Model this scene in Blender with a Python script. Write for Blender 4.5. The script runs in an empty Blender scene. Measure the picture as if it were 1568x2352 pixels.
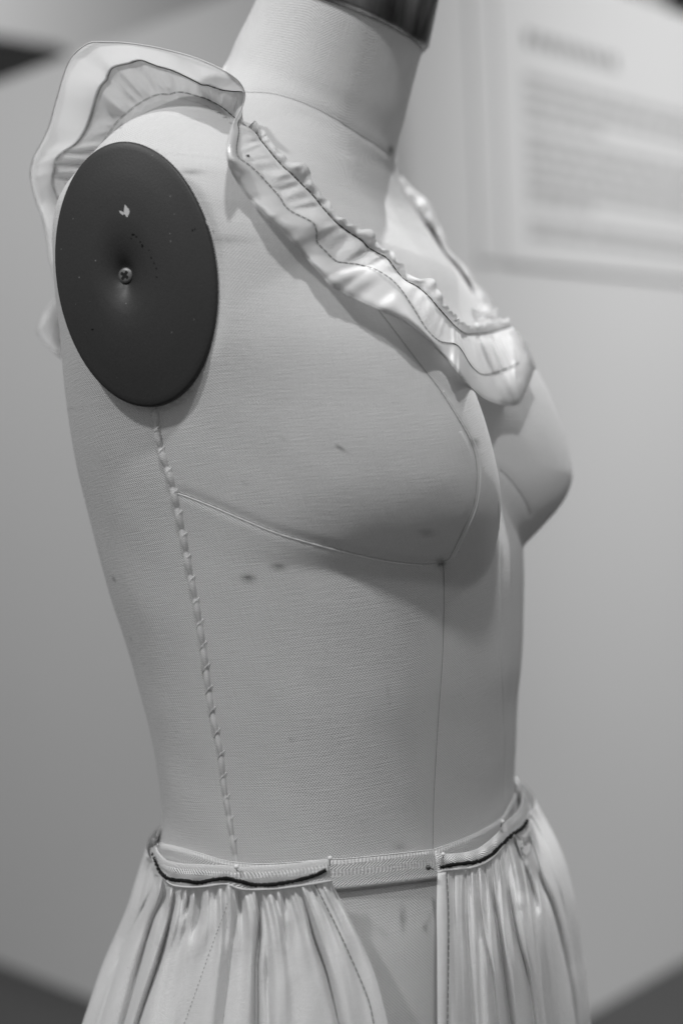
import bpy, bmesh, math, random
import numpy as np
from mathutils import Vector, Matrix
from mathutils.bvhtree import BVHTree

random.seed(7); RNG = np.random.default_rng(11)
SC = bpy.context.scene
COL = SC.collection
R = math.radians

# ------------------------------------------------------------------ camera
FPX, CX, CY = 3267.0, 784.0, 1176.0          # pixels of a 1568 x 2352 view of the photograph
PITCH, ROLL = R(2.73), R(2.6)
CAM = np.array([0.0, 0.0, 1.30])
FWD = np.array([0, math.cos(PITCH), -math.sin(PITCH)])
_u0 = np.array([0, math.sin(PITCH), math.cos(PITCH)]); _r0 = np.array([1.0, 0, 0])
RGT = _r0*math.cos(ROLL) - _u0*math.sin(ROLL)
UPV = _u0*math.cos(ROLL) + _r0*math.sin(ROLL)
cd = bpy.data.cameras.new('camera'); cam = bpy.data.objects.new('camera', cd); COL.objects.link(cam)
cam.matrix_world = Matrix([[RGT[i], UPV[i], -FWD[i], CAM[i]] for i in range(3)] + [[0, 0, 0, 1]])
cd.sensor_width = 36; cd.lens = FPX/2352*36; cd.clip_start = 0.02; cd.clip_end = 60
cd.dof.use_dof = True; cd.dof.focus_distance = 0.785; cd.dof.aperture_fstop = 2.6
SC.camera = cam

# ------------------------------------------------------------------ light
w = bpy.data.worlds.new('World'); SC.world = w; w.use_nodes = True
bg = w.node_tree.nodes['Background']; bg.inputs[0].default_value = (1, 1, 1, 1); bg.inputs[1].default_value = 0.29
def spot(name, loc, target, energy, size, radius, blend=0.6):
    l = bpy.data.lights.new(name, 'SPOT'); l.energy = energy; l.spot_size = R(size); l.spot_blend = blend; l.shadow_soft_size = radius
    o = bpy.data.objects.new(name, l); COL.objects.link(o); o.location = loc
    o.rotation_euler = (Vector(target)-Vector(loc)).to_track_quat('-Z', 'Y').to_euler()
    return o
spot('ceiling_spot', (0.49, 1.68, 3.05), (0.03, 0.9, 1.25), 145, 44, 0.025)      # high, behind and to the form's front
spot('ceiling_spot', (0.15, -0.10, 3.05), (0.0, 0.9, 1.10), 60, 44, 0.06)       # above the camera
spot('ceiling_spot', (-1.00, 0.05, 2.85), (0.0, 0.9, 1.10), 62, 44, 0.06)      # above and left of the camera
spot('ceiling_spot', (1.5, 1.4, 2.75), (0.05, 0.95, 1.20), 12, 40, 0.04)       # away to the form's front
spot('wall_wash_light', (1.6, 0.8, 3.3), (1.25, 2.9, 1.30), 275, 75, 0.1, 1.0)
spot('wall_wash_light', (-1.3, 0.7, 3.3), (-0.85, 2.8, 1.1), 142, 62, 0.1, 1.0)
spot('wall_wash_light', (-2.2, 4.2, 3.9), (-2.0, 6.0, 2.9), 150, 100, 0.1, 1.0)  # unseen lamp added to brighten the far wall
SC.view_settings.view_transform = 'Standard'; SC.view_settings.look = 'None'
SC.view_settings.exposure = 0.08; SC.view_settings.gamma = 1.0
SC.cycles.max_bounces = 6; SC.cycles.use_denoising = True

# ------------------------------------------------------------------ helpers
def ray(px, py):
    d = FWD + RGT*((px-CX)/FPX) + UPV*((CY-py)/FPX)
    return d                                   # depth 1 along the camera axis
def at(px, py, depth): return CAM + ray(px, py)*depth
def proj(P):
    P = np.asarray(P, float) - CAM
    d = P@FWD
    return CX + FPX*(P@RGT)/d, CY - FPX*(P@UPV)/d, d
def pchip(x, y):
    x = np.asarray(x, float); y = np.asarray(y, float); h = np.diff(x); dl = np.diff(y)/h
    m = np.zeros(len(x)); m[0] = dl[0]; m[-1] = dl[-1]
    for i in range(1, len(x)-1):
        if dl[i-1]*dl[i] > 0:
            w1 = 2*h[i]+h[i-1]; w2 = h[i]+2*h[i-1]
            m[i] = (w1+w2)/(w1/dl[i-1]+w2/dl[i])
    def f(q):
        q = np.clip(np.asarray(q, float), x[0], x[-1]); k = np.clip(np.searchsorted(x, q)-1, 0, len(x)-2)
        t = (q-x[k])/h[k]
        return (y[k]*(1+2*t)*(1-t)**2 + m[k]*h[k]*t*(1-t)**2 + y[k+1]*t*t*(3-2*t) + m[k+1]*h[k]*t*t*(t-1))
    return f
def cat(pts, n=None, step=None):
    """smooth curve through points, resampled evenly"""
    p = np.asarray(pts, float)
    if len(p) == 2: q = p[0] + (p[1]-p[0])*np.linspace(0, 1, 20)[:, None]
    else:
        e = np.vstack([2*p[0]-p[1], p, 2*p[-1]-p[-2]]); out = []
        for i in range(1, len(e)-2):
            t = np.linspace(0, 1, 14, endpoint=False)[:, None]
            a, b, c, d = e[i-1], e[i], e[i+1], e[i+2]
            out.append(0.5*(2*b + (c-a)*t + (2*a-5*b+4*c-d)*t*t + (3*b-a-3*c+d)*t**3))
        q = np.vstack(out+[p[-1:]])
    s = np.concatenate([[0], np.cumsum(np.linalg.norm(np.diff(q, axis=0), axis=1))])
    if n is None: n = max(2, int(s[-1]/step)+1)
    t = np.linspace(0, s[-1], n)
    return np.stack([np.interp(t, s, q[:, k]) for k in range(q.shape[1])], 1)
def smooth1(a, k):
    a = np.asarray(a, float)
    if k < 1: return a
    w = np.hanning(2*k+3)[1:-1]; w /= w.sum()
    p = np.concatenate([np.repeat(a[:1], k, 0), a, np.repeat(a[-1:], k, 0)])
    if a.ndim == 1: return np.convolve(p, w, 'valid')
    return np.stack([np.convolve(p[:, i], w, 'valid') for i in range(a.shape[1])], 1)

def tag(o, label=None, cat_=None, group=None, kind=None):
    if label: o['label'] = label
    if cat_: o['category'] = cat_
    if group: o['group'] = group
    if kind: o['kind'] = kind
    return o
def empty(name, loc):
    o = bpy.data.objects.new(name, None); COL.objects.link(o); o.location = loc; o.empty_display_size = 0.05
    return o
def mesh(name, verts, faces, mat, parent=None, smooth=True, uv=None, col=None):
    me = bpy.data.meshes.new(name)
    verts = np.asarray(verts, float)
    if parent is not None:
        off = np.zeros(3); p = parent
        while p is not None: off += np.array(p.location); p = p.parent
        verts = verts - off
    me.from_pydata(verts.tolist(), [], faces)
    if uv is not None:
        l = me.uv_layers.new(name='UVMap')
        idx = np.zeros(len(me.loops), int); me.loops.foreach_get('vertex_index', idx)
        l.data.foreach_set('uv', np.asarray(uv, np.float32)[idx].ravel())
    if col is not None:
        a = me.attributes.new('stain', 'FLOAT', 'POINT'); a.data.foreach_set('value', np.asarray(col, np.float32))
    me.polygons.foreach_set('use_smooth', [smooth]*len(me.polygons))
    me.validate(); me.update()
    if mat: me.materials.append(mat)
    o = bpy.data.objects.new(name, me); COL.objects.link(o)
    if parent is not None: o.parent = parent
    return o
def grid_faces(nr, nc, wrap=False):
    f = []
    for i in range(nr-1):
        for j in range(nc if wrap else nc-1):
            k = (j+1) % nc
            f.append((i*nc+j, i*nc+k, (i+1)*nc+k, (i+1)*nc+j))
    return f
def sheet(name, G, mat, parent=None, thick=0.0, uvscale=True):
    """G: rows x cols x 3"""
    nr, nc = G.shape[:2]
    du = np.concatenate([np.zeros((nr, 1)), np.cumsum(np.linalg.norm(np.diff(G, axis=1), axis=2), axis=1)], 1)
    dv = np.concatenate([np.zeros((1, nc)), np.cumsum(np.linalg.norm(np.diff(G, axis=0), axis=2), axis=0)], 0)
    o = mesh(name, G.reshape(-1, 3), grid_faces(nr, nc), mat, parent, uv=np.stack([du.ravel(), dv.ravel()], 1)*100)
    if thick:
        m = o.modifiers.new('thickness', 'SOLIDIFY'); m.thickness = thick; m.offset = 0
    return o
def tube_geo(P, rad, ns=8, cap=True):
    P = np.asarray(P, float); n = len(P); rad = np.broadcast_to(np.asarray(rad, float), (n,))
    T = np.gradient(P, axis=0); T /= np.linalg.norm(T, axis=1)[:, None]+1e-12
    N = np.zeros_like(P); a = np.array([0.3, -1, 0.2]); 
    for i in range(n):
        v = a - T[i]*(a@T[i]); v /= np.linalg.norm(v)+1e-12; N[i] = v; a = v
    B = np.cross(T, N); ang = np.arange(ns)*2*math.pi/ns
    V = P[:, None]+rad[:, None, None]*(N[:, None]*np.cos(ang)[None, :, None]+B[:, None]*np.sin(ang)[None, :, None])
    f = grid_faces(n, ns, True)
    if cap: f += [tuple(range(ns))[::-1], tuple((n-1)*ns+k for k in range(ns))]
    return V.reshape(-1, 3), f
def tube(name, P, rad, mat, parent=None, ns=8):
    v, f = tube_geo(P, rad, ns); return mesh(name, v, f, mat, parent)
def join_geo(gs):
    V = []; Fc = []; k = 0
    for v, f in gs:
        V.append(v); Fc += [tuple(i+k for i in q) for q in f]; k += len(v)
    return np.vstack(V), Fc

# ------------------------------------------------------------------ materials
def nt(name):
    m = bpy.data.materials.new(name); m.use_nodes = True
    n = m.node_tree.nodes; l = m.node_tree.links
    return m, n, l, n['Principled BSDF']
def setp(b, **k):
    for a, v in k.items():
        b.inputs[a.replace('_', ' ')].default_value = v
def grey(v): return (v, v, v, 1)
def math_n(n, l, op, a, b=None):
    x = n.new('ShaderNodeMath'); x.operation = op
    for i, q in enumerate((a, b)):
        if q is None: continue
        if isinstance(q, (int, float)): x.inputs[i].default_value = q
        else: l.new(q, x.inputs[i])
    return x.outputs[0]
def fabric(name, base, pitch, bump, mottle=0.05, rough=0.9, sheen=0.15, rot=0.0, stain=False, herring=False, thread=0.10, fine=25, crease=0.0):
    """woven cloth; UVs are in centimetres, pitch is the thread spacing in centimetres"""
    m, n, l, b = nt(name)
    uv = n.new('ShaderNodeUVMap'); uv.uv_map = 'UVMap'
    mp = n.new('ShaderNodeMapping'); mp.inputs['Rotation'].default_value = (0, 0, rot); l.new(uv.outputs[0], mp.inputs[0])
    # slight waviness of the threads
    nz = n.new('ShaderNodeTexNoise'); nz.inputs['Scale'].default_value = 0.9; nz.inputs['Detail'].default_value = 2; l.new(mp.outputs[0], nz.inputs[0])
    ad = n.new('ShaderNodeVectorMath'); ad.operation = 'MULTIPLY_ADD'; l.new(nz.outputs['Color'], ad.inputs[0]); ad.inputs[1].default_value = (0.07, 0.07, 0); l.new(mp.outputs[0], ad.inputs[2])
    sp = n.new('ShaderNodeSeparateXYZ'); l.new(ad.outputs[0], sp.inputs[0])
    k = 2*math.pi/pitch
    X, Y = sp.outputs[0], sp.outputs[1]
    if herring:
        tri = math_n(n, l, 'PINGPONG', Y, 0.32)
        ph = math_n(n, l, 'ADD', X, math_n(n, l, 'MULTIPLY', tri, 1.7))
        wv = math_n(n, l, 'SINE', math_n(n, l, 'MULTIPLY', ph, k))
    else:
        sx = math_n(n, l, 'SINE', math_n(n, l, 'MULTIPLY', X, k)); sy = math_n(n, l, 'SINE', math_n(n, l, 'MULTIPLY', Y, k))
        wv = math_n(n, l, 'MULTIPLY', sx, sy)
    # uneven thread thickness: streaks along both directions
    st = []
    for sc in ((1.2, fine, 1), (fine, 1.2, 1)):
        m2 = n.new('ShaderNodeMapping'); m2.inputs['Scale'].default_value = sc; l.new(mp.outputs[0], m2.inputs[0])
        z = n.new('ShaderNodeTexNoise'); z.inputs['Scale'].default_value = 0.55; z.inputs['Detail'].default_value = 3; l.new(m2.outputs[0], z.inputs[0]); st.append(z.outputs[0])
    streak = math_n(n, l, 'ADD', st[0], st[1])
    big = n.new('ShaderNodeTexNoise'); big.inputs['Scale'].default_value = 0.22; big.inputs['Detail'].default_value = 5; l.new(mp.outputs[0], big.inputs[0])
    v = math_n(n, l, 'ADD', base*(1-thread-mottle/2), math_n(n, l, 'MULTIPLY', streak, base*thread))
    v = math_n(n, l, 'ADD', v, math_n(n, l, 'MULTIPLY', big.outputs[0], base*mottle))
    v = math_n(n, l, 'ADD', v, math_n(n, l, 'MULTIPLY', wv, base*(0.13 if herring else 0.06)))
    # flecks in the cloth
    fl = n.new('ShaderNodeTexNoise'); fl.inputs['Scale'].default_value = 4.5; fl.inputs['Detail'].default_value = 1; l.new(mp.outputs[0], fl.inputs[0])
    fk = n.new('ShaderNodeMapRange'); fk.inputs[1].default_value = 0.76; fk.inputs[2].default_value = 0.82; fk.inputs[3].default_value = 1; fk.inputs[4].default_value = 0.72; l.new(fl.outputs[0], fk.inputs[0])
    v = math_n(n, l, 'MULTIPLY', v, fk.outputs[0])
    if stain:
        at_ = n.new('ShaderNodeAttribute'); at_.attribute_name = 'stain'
        zz = n.new('ShaderNodeTexNoise'); zz.inputs['Scale'].default_value = 3.0; l.new(mp.outputs[0], zz.inputs[0])
        s1 = math_n(n, l, 'MULTIPLY', at_.outputs['Fac'], math_n(n, l, 'ADD', zz.outputs[0], 0.45))
        v = math_n(n, l, 'MULTIPLY', v, math_n(n, l, 'SUBTRACT', 1.0, s1))
    l.new(v, b.inputs['Base Color'])
    h = math_n(n, l, 'ADD', wv, math_n(n, l, 'MULTIPLY', streak, 2.2))
    bp = n.new('ShaderNodeBump'); bp.inputs['Strength'].default_value = bump; bp.inputs['Distance'].default_value = 0.0004; l.new(h, bp.inputs['Height'])
    if crease:                                    # small handling creases
        m3 = n.new('ShaderNodeMapping'); m3.inputs['Scale'].default_value = (1.0, 0.35, 1); l.new(mp.outputs[0], m3.inputs[0])
        c1 = n.new('ShaderNodeTexNoise'); c1.inputs['Scale'].default_value = 0.9; c1.inputs['Detail'].default_value = 6; c1.inputs['Roughness'].default_value = 0.65; c1.inputs['Distortion'].default_value = 0.8; l.new(m3.outputs[0], c1.inputs[0])
        b2 = n.new('ShaderNodeBump'); b2.inputs['Strength'].default_value = crease; b2.inputs['Distance'].default_value = 0.004; l.new(c1.outputs[0], b2.inputs['Height']); l.new(b2.outputs[0], bp.inputs['Normal'])
    l.new(bp.outputs[0], b.inputs['Normal'])
    setp(b, Roughness=rough, Specular_IOR_Level=0.25, Sheen_Weight=sheen, Sheen_Roughness=0.5)
    return m
def see_through(m, col, fac):
    """thin cloth: part of the light comes through"""
    n = m.node_tree.nodes; l = m.node_tree.links; b = n['Principled BSDF']; out = n['Material Output']
    t = n.new('ShaderNodeBsdfTranslucent'); t.inputs[0].default_value = grey(col); x = n.new('ShaderNodeMixShader'); x.inputs[0].default_value = fac
    l.new(b.outputs[0], x.inputs[1]); l.new(t.outputs[0], x.inputs[2]); l.new(x.outputs[0], out.inputs[0])
def plain(name, base, rough=0.6, spec=0.4, metal=0.0, noise=0.06, nscale=40, bump=0.0):
    m, n, l, b = nt(name)
    tc = n.new('ShaderNodeTexCoord'); z = n.new('ShaderNodeTexNoise'); z.inputs['Scale'].default_value = nscale; z.inputs['Detail'].default_value = 6
    l.new(tc.outputs['Object'], z.inputs[0])
    l.new(math_n(n, l, 'ADD', base*(1-noise/2), math_n(n, l, 'MULTIPLY', z.outputs[0], base*noise)), b.inputs['Base Color'])
    if bump:
        bp = n.new('ShaderNodeBump'); bp.inputs['Strength'].default_value = bump; bp.inputs['Distance'].default_value = 0.0005; l.new(z.outputs[0], bp.inputs['Height']); l.new(bp.outputs[0], b.inputs['Normal'])
    setp(b, Roughness=rough, Specular_IOR_Level=spec, Metallic=metal)
    return m
M_COVER = fabric('woven_cover', 0.62, 0.165, 0.4, 0.07, stain=True, rot=0.12)
M_MUSLIN = fabric('muslin', 0.76, 0.13, 0.4, 0.06, rough=0.95, crease=0.3)
M_SKIRT = fabric('skirt_cotton', 0.84, 0.13, 0.35, 0.06, sheen=0.0, rough=0.95, crease=0.14)
see_through(M_MUSLIN, 0.75, 0.22); see_through(M_SKIRT, 0.75, 0.15)
M_TAPE = fabric('twill_tape', 0.84, 0.20, 0.8, 0.04, herring=True)
M_THREAD = plain('dark_thread', 0.02, 0.8, 0.2)
M_PALE_THREAD = plain('pale_thread', 0.72, 0.8, 0.2)
M_SEAM = plain('seam_thread', 0.33, 0.9, 0.1)  # darker grey thread of the seam lines themselves
M_WALL = plain('painted_wall', 0.66, 0.7, 0.3, noise=0.03, nscale=3)
M_FARWALL = plain('far_wall', 0.5, 0.8, 0.2, noise=0.03, nscale=2)
M_FLOOR = plain('dark_floor', 0.07, 0.5, 0.3, noise=0.2, nscale=8)
M_DARK = plain('dark_beam', 0.09, 0.6, 0.3)
M_PIN = plain('pin_glass', 0.8, 0.25, 0.5)
M_PINDARK = plain('pin_steel', 0.08, 0.35, 0.5, metal=0.6)

# ------------------------------------------------------------------ dress form
A0 = R(22)
EZ = np.array([math.sin(ROLL), 0, math.cos(ROLL)]); EX = np.array([math.cos(ROLL), 0, -math.sin(ROLL)]); EY = np.array([0, 1.0, 0])
VF = EX*math.cos(A0) - EY*math.sin(A0)         # the form's front
UR = -EX*math.sin(A0) - EY*math.cos(A0)        # the form's right, towards the camera
ORG = at(778, 1900, 0.90)                       # waist centre
def F3(u, v, z):                                # centimetres in the form's frame
    return ORG + (np.asarray(u)[..., None]*UR + np.asarray(v)[..., None]*VF + np.asarray(z)[..., None]*EZ)*0.01

XL = np.array([(620,-80),(588,0),(550,78),(512,156),(470,195),(400,230),(330,260),(262,305),(200,370),(150,430),(128,480),(121,540),(122,600),(128,680),(140,790),
  (149,900),(163,997),(175,1068),(192,1140),(211,1212),(233,1294),(255,1375),(284,1460),(314,1558),(337,1647),(357,1745),(368,1820),(373,1870),(368,1930),(345,2010),(300,2150),(262,2300),(240,2450),(230,2600)], float)
XR = np.array([(1025,-80),(1002,0),(978,90),(960,150),(930,270),(910,355),(913,395),(930,440),(1000,555),(1060,650),(1090,735),(1122,820),(1143,950),(1165,1080),(1190,1200),
  (1200,1260),(1203,1330),(1202,1400),(1199,1500),(1190,1600),(1184,1700),(1180,1780),(1184,1850),(1195,1920),(1215,2000),(1240,2150),(1262,2300),(1275,2450),(1280,2600)], float)
fXL = pchip(XL[:, 1], XL[:, 0]); fXR = pchip(XR[:, 1], XR[:, 0])
KZ =  [-18, -10, -4, 0, 5, 10, 16, 22, 26, 30, 34, 37, 39, 40.5, 42, 43.2, 44.5, 46, 49, 54, 58]
KA =  [16.5, 15.6, 13.8, 12.9, 13.0, 13.4, 14.0, 14.8, 15.3, 15.7, 15.8, 15.6, 15.0, 13.8, 11.6, 9.2, 7.2, 6.2, 5.8, 5.7, 5.7]
KN =  [2.2, 2.2, 2.2, 2.2, 2.2, 2.2, 2.3, 2.5, 2.7, 2.9, 3.0, 3.0, 2.9, 2.7, 2.4, 2.2, 2.0, 2.0, 2.0, 2.0, 2.0]
KT =  [0, 0, 0, 0, 0, 0, 0, 0, 0, 0, 1, 3, 6, 10, 16, 21, 24, 24, 21, 19, 19]
fA, fN, fT = pchip(KZ, KA), pchip(KZ, KN), pchip(KZ, KT)
NPH = 400
PHI = np.linspace(0, 2*math.pi, NPH, endpoint=False)
def ring(z, v0, b, off=0.0):
    a = float(fA(z))+off; n = float(fN(z)); t = R(float(fT(z))); b = b+off
    c, s = np.cos(PHI), np.sin(PHI)              # phi 0 = front, 90 deg = right (towards camera)
    r = (np.abs(c)**n + np.abs(s)**n)**(-1/n)
    u = a*r*s; vv = b*r*c
    return u, v0+vv*math.cos(t), z-vv*math.sin(t)
def solve(z, v0, b):
    for it in range(14):
        P = F3(*ring(z, v0, b)); x, y, d = proj(P)
        i, j = x.argmin(), x.argmax()
        eL = float(fXL(y[i]))-x[i]; eR = float(fXR(y[j]))-x[j]
        k = d.mean()/FPX*100/math.cos(A0)
        v0 += 0.5*(eL+eR)*k*0.9; b = max(3.0, b+0.5*(eR-eL)*k*0.9)
    return v0, b
ZS = np.concatenate([np.arange(-17, 36, 0.22), np.arange(36, 53.2, 0.14)])
vb = []; v0, b = 0.0, 11.0
for z in ZS:
    v0, b = solve(z, v0, b); vb.append((v0, b))
VB = smooth1(np.array(vb), 3)

U, V, Z = (np.stack(q) for q in zip(*[ring(z, *VB[i]) for i, z in enumerate(ZS)]))
# bust: two forms standing off the chest
BUST = [(8.9, 23.0, 3.5, 1, 6.2), (-8.9, 22.9, 4.35, -1, 4.6)]
def bustify(U, V, Z):
    U2, V2, Z2 = U.copy(), V.copy(), Z.copy()
    front = 1/(1+np.exp(-(V-1.5)/0.9))
    for uc, zc, H, sg, rlow in BUST:
        du = (U-uc)*sg; dz = Z-zc
        ru = np.where(du > 0, 9.3, 8.4)
        med = 1/(1+np.exp((du+1.5)/1.0))          # towards the centre front the cloth bridges lower down
        rz = np.where(dz > 0, 12.5, rlow+1.3*med)
        q = np.clip(np.sqrt((du/ru)**2+(dz/rz)**2), 0, 1)
        h = H*(1-q**2)**1.25*front
        V2 += h*math.cos(R(14)); U2 += h*sg*math.sin(R(14)); Z2 -= 0.06*h
    return U2, V2, Z2
U, V, Z = bustify(U, V, Z)
G = F3(U, V, Z)
# ---- seat for the arm plate
PC = (309.5, 629.0); PHX, PHY, PDEL = 190.0, 305.0, R(8.4)
bv0 = BVHTree.FromPolygons(G.reshape(-1, 3).tolist(), grid_faces(len(ZS), NPH, True))
def hit(px, py, bvh):
    d = ray(px, py); L = np.linalg.norm(d)
    h = bvh.ray_cast(Vector(CAM), Vector(d/L))
    if h[0] is None: return None, None
    return np.array(h[0]), np.array(h[1])
p0, _ = hit(*PC, bv0)
PN = UR*1.0 + EZ*0.05 + VF*0.02; PN /= np.linalg.norm(PN)
PP = p0 - PN*0.002
def on_plate(px, py, lift=0.0):
    d = ray(px, py); t = ((PP+PN*lift-CAM)@PN)/(d@PN); return CAM+d*t
def plate_uv(P):                                # image-plane ellipse coordinate of 3-D points (radius)
    x, y, _ = proj(P); cx = (x-PC[0])/PHX; cy = (y-PC[1])/PHY
    # x = cos t ; y = sin(t+del)
    s = (cy-cx*math.sin(PDEL))/math.cos(PDEL)
    return np.sqrt(cx*cx+s*s)
CPL = on_plate(*PC)
E1 = on_plate(PC[0]+PHX, PC[1]+PHY*math.sin(PDEL))-CPL; E2 = on_plate(PC[0], PC[1]+PHY*math.cos(PDEL))-CPL
def pl_coord(P):
    D = P-CPL; A = np.stack([E1, E2, PN], 1); return np.linalg.solve(A, D.reshape(-1, 3).T).T.reshape(D.shape)
pc = pl_coord(G); rr = np.sqrt(pc[..., 0]**2+pc[..., 1]**2)
near = pc[..., 2] > -0.09
wgt = np.clip((1.16-rr)/0.16, 0, 1); wgt = wgt*wgt*(3-2*wgt)
hgt = pc[..., 2]
newh = np.where(near, np.minimum(hgt, hgt*(1-wgt)+(-0.0015)*wgt), hgt)
newh = np.where(near & (rr < 1.0), -0.0015, newh)
G = G + (newh-hgt)[..., None]*PN
print('plate seat gap', hgt[near & (rr < 1)].min(), hgt[near & (rr < 1)].max())
BV = BVHTree.FromPolygons(G.reshape(-1, 3).tolist(), grid_faces(len(ZS), NPH, True))
def on_body(px, py, lift=0.0):
    p, n = hit(px, py, BV)
    if p is None: return None
    if n@(CAM-p) < 0: n = -n
    return p+n*lift
def surf_line(pts, lift=0.0, step=3.0):
    out = []
    for x, y in cat(pts, step=step):
        p = on_body(x, y, lift)
        if p is not None: out.append(p)
    return np.array(out)
# ---- seams drawn on the cover, then pressed into it
SEAMS = {
 'princess_seam': [(845,690),(871,715),(930,792),(973,848),(1009,895),(1053,965),(1081,1017),(1093,1065),(1093,1118),(1084,1166),(1060,1223),(1031,1281),(1018,1291),(1019,1330),(1018,1439),(1014,1535),(1007,1631),(1000,1750),(995,1850),(993,1965)],
 'bust_dart': [(402,1129),(420,1133),(480,1156),(560,1190),(640,1222),(730,1248),(820,1272),(900,1288),(970,1295),(1018,1291)],
 'neck_seam': [(540,212),(573,212),(624,215),(685,232),(753,263),(820,305),(865,333),(897,358)],
 'far_cup_seam': [(1146,1078),(1160,1088),(1185,1118),(1206,1150),(1218,1180)],
 'centre_seam': [(1143,1150),(1146,1240),(1147,1350),(1149,1480),(1154,1600),(1158,1720),(1160,1840)],
}
SIDE = [(357,937),(360,979),(372,1040),(391,1096),(400,1133),(412,1189),(422,1236),(433,1297),(444,1353),(454,1404),(463,1460),(472,1521),(479,1577),(487,1633),(498,1684),(507,1731),(514,1796),(524,1857),(535,1927),(545,1985)]
seam3 = {k: surf_line(v) for k, v in SEAMS.items()}
side3 = surf_line(SIDE)
from mathutils.kdtree import KDTree
allp = np.vstack([seam3[k] for k in ('princess_seam', 'bust_dart', 'neck_seam', 'far_cup_seam')]+[side3])
kd = KDTree(len(allp))
for i, p in enumerate(allp): kd.insert(p, i)
kd.balance()
nside = len(allp)-len(side3)
du = np.roll(G, -1, 1)-np.roll(G, 1, 1); dv = np.gradient(G, axis=0); NRM = np.cross(du, dv); NRM /= np.linalg.norm(NRM, axis=2)[..., None]+1e-12
cen = G.mean(axis=1, keepdims=True)
NRM *= np.sign(((G-cen)*NRM).sum(2))[..., None]
flat = G.reshape(-1, 3); nf = NRM.reshape(-1, 3); dd = np.full(len(flat), 1.0); ii = np.zeros(len(flat), int)
px_, py_, _ = proj(flat)
for k in range(len(flat)):
    _, ix, d = kd.find(flat[k]); dd[k] = d; ii[k] = ix
dep = np.where(ii < nside, 0.0007*np.exp(-(dd/0.0022)**2), 0.0005*np.exp(-(dd/0.004)**2))
flat = flat - nf*dep[:, None]
# cloth stretched over the padding is never perfectly even
def vnoise(P, sc, seed):
    r = np.random.default_rng(seed); v = np.zeros(len(P))
    for k in range(7):
        d = r.normal(size=3); d /= np.linalg.norm(d); v += np.sin(P@d*sc*(0.6+r.random())+r.random()*6.28)
    return v/7
flat = flat + nf*(0.0006*vnoise(flat, 55, 1)+0.00025*vnoise(flat, 160, 2))[:, None]
G = flat.reshape(G.shape)
BV = BVHTree.FromPolygons(flat.tolist(), grid_faces(len(ZS), NPH, True))
# stains: places where the real cover is soiled
STAINS = [(640,1302,16,7,.55),(570,1328,15,8,.6),(1090,1017,10,8,.55),(980,1224,18,6,.35),(925,2110,6,26,.4),(917,1945,14,8,.25),(780,1030,5,4,.6),(800,1036,4,4,.6),(472,1547,6,12,.6),(897,345,6,9,.7),
  (1012,1293,9,9,.8),(893,1587,3,12,.35),(520,550,60,10,.22),(440,395,26,6,.35),(700,430,8,6,.2),(262,1330,4,5,.5),(300,1470,3,3,.5),(650,1010,3,3,.5),(560,1110,3,3,.4),(940,1105,3,3,.5),(860,1000,3,3,.5),(750,1500,4,3,.3),(670,1700,4,3,.3)]
hitmask = ((flat-CAM)*nf).sum(1) < 0
stain = np.zeros(len(flat)); px_, py_, _ = proj(flat)
for x, y, a, b_, k in STAINS:
    q = ((px_-x)/a)**2+((py_-y)/b_)**2; stain = np.maximum(stain, np.where(hitmask, min(.95, 1.25*k)*np.exp(-q), 0))
form = empty('dress_form', ORG-EZ*0.17)
tag(form, 'grey woven cloth dress form torso with dark oval arm plate and capped neck', 'dress form')
q90 = int(np.argmin(abs(PHI-math.pi/2)))
UU = np.cumsum(np.linalg.norm(np.roll(G, -1, 1)-G, axis=2), axis=1)*100; UU -= UU[:, q90:q90+1]
VV = np.concatenate([np.zeros((1, NPH)), np.cumsum(np.linalg.norm(np.diff(G, axis=0), axis=2), axis=0)], 0)*100; VV -= VV[60:61]; VV = smooth1(VV.T, 12).T
mesh('torso_cover', flat, grid_faces(len(ZS), NPH, True), M_COVER, form, uv=np.stack([UU, VV], 2).reshape(-1, 2), col=stain)
# closed base under the hips
bb = G[0]; mesh('base_board', np.vstack([bb, bb.mean(0)[None]-EZ*0.004]), [(i, (i+1) % NPH, NPH) for i in range(NPH)], M_DARK, form, smooth=False)
for k in SEAMS:
    if len(seam3[k]) < 4: continue
    P = surf_line(SEAMS[k], 0.0001, 2.5)
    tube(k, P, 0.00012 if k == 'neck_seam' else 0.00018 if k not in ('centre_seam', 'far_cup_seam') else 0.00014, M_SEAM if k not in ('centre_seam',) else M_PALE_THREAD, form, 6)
# raised fold just below the bust dart, catching the light
P = surf_line([(x-1, y+4) for x, y in SEAMS['bust_dart'][:-1]], 0.0000, 2.5)
tube('dart_welt', P, 0.00042, M_COVER, form, 8)
P = surf_line([(x+9, y+3) for x, y in SEAMS['princess_seam'][4:12]], -0.0004, 2.5); tube('cup_welt', P, 0.0007, M_COVER, form, 8)
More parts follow.
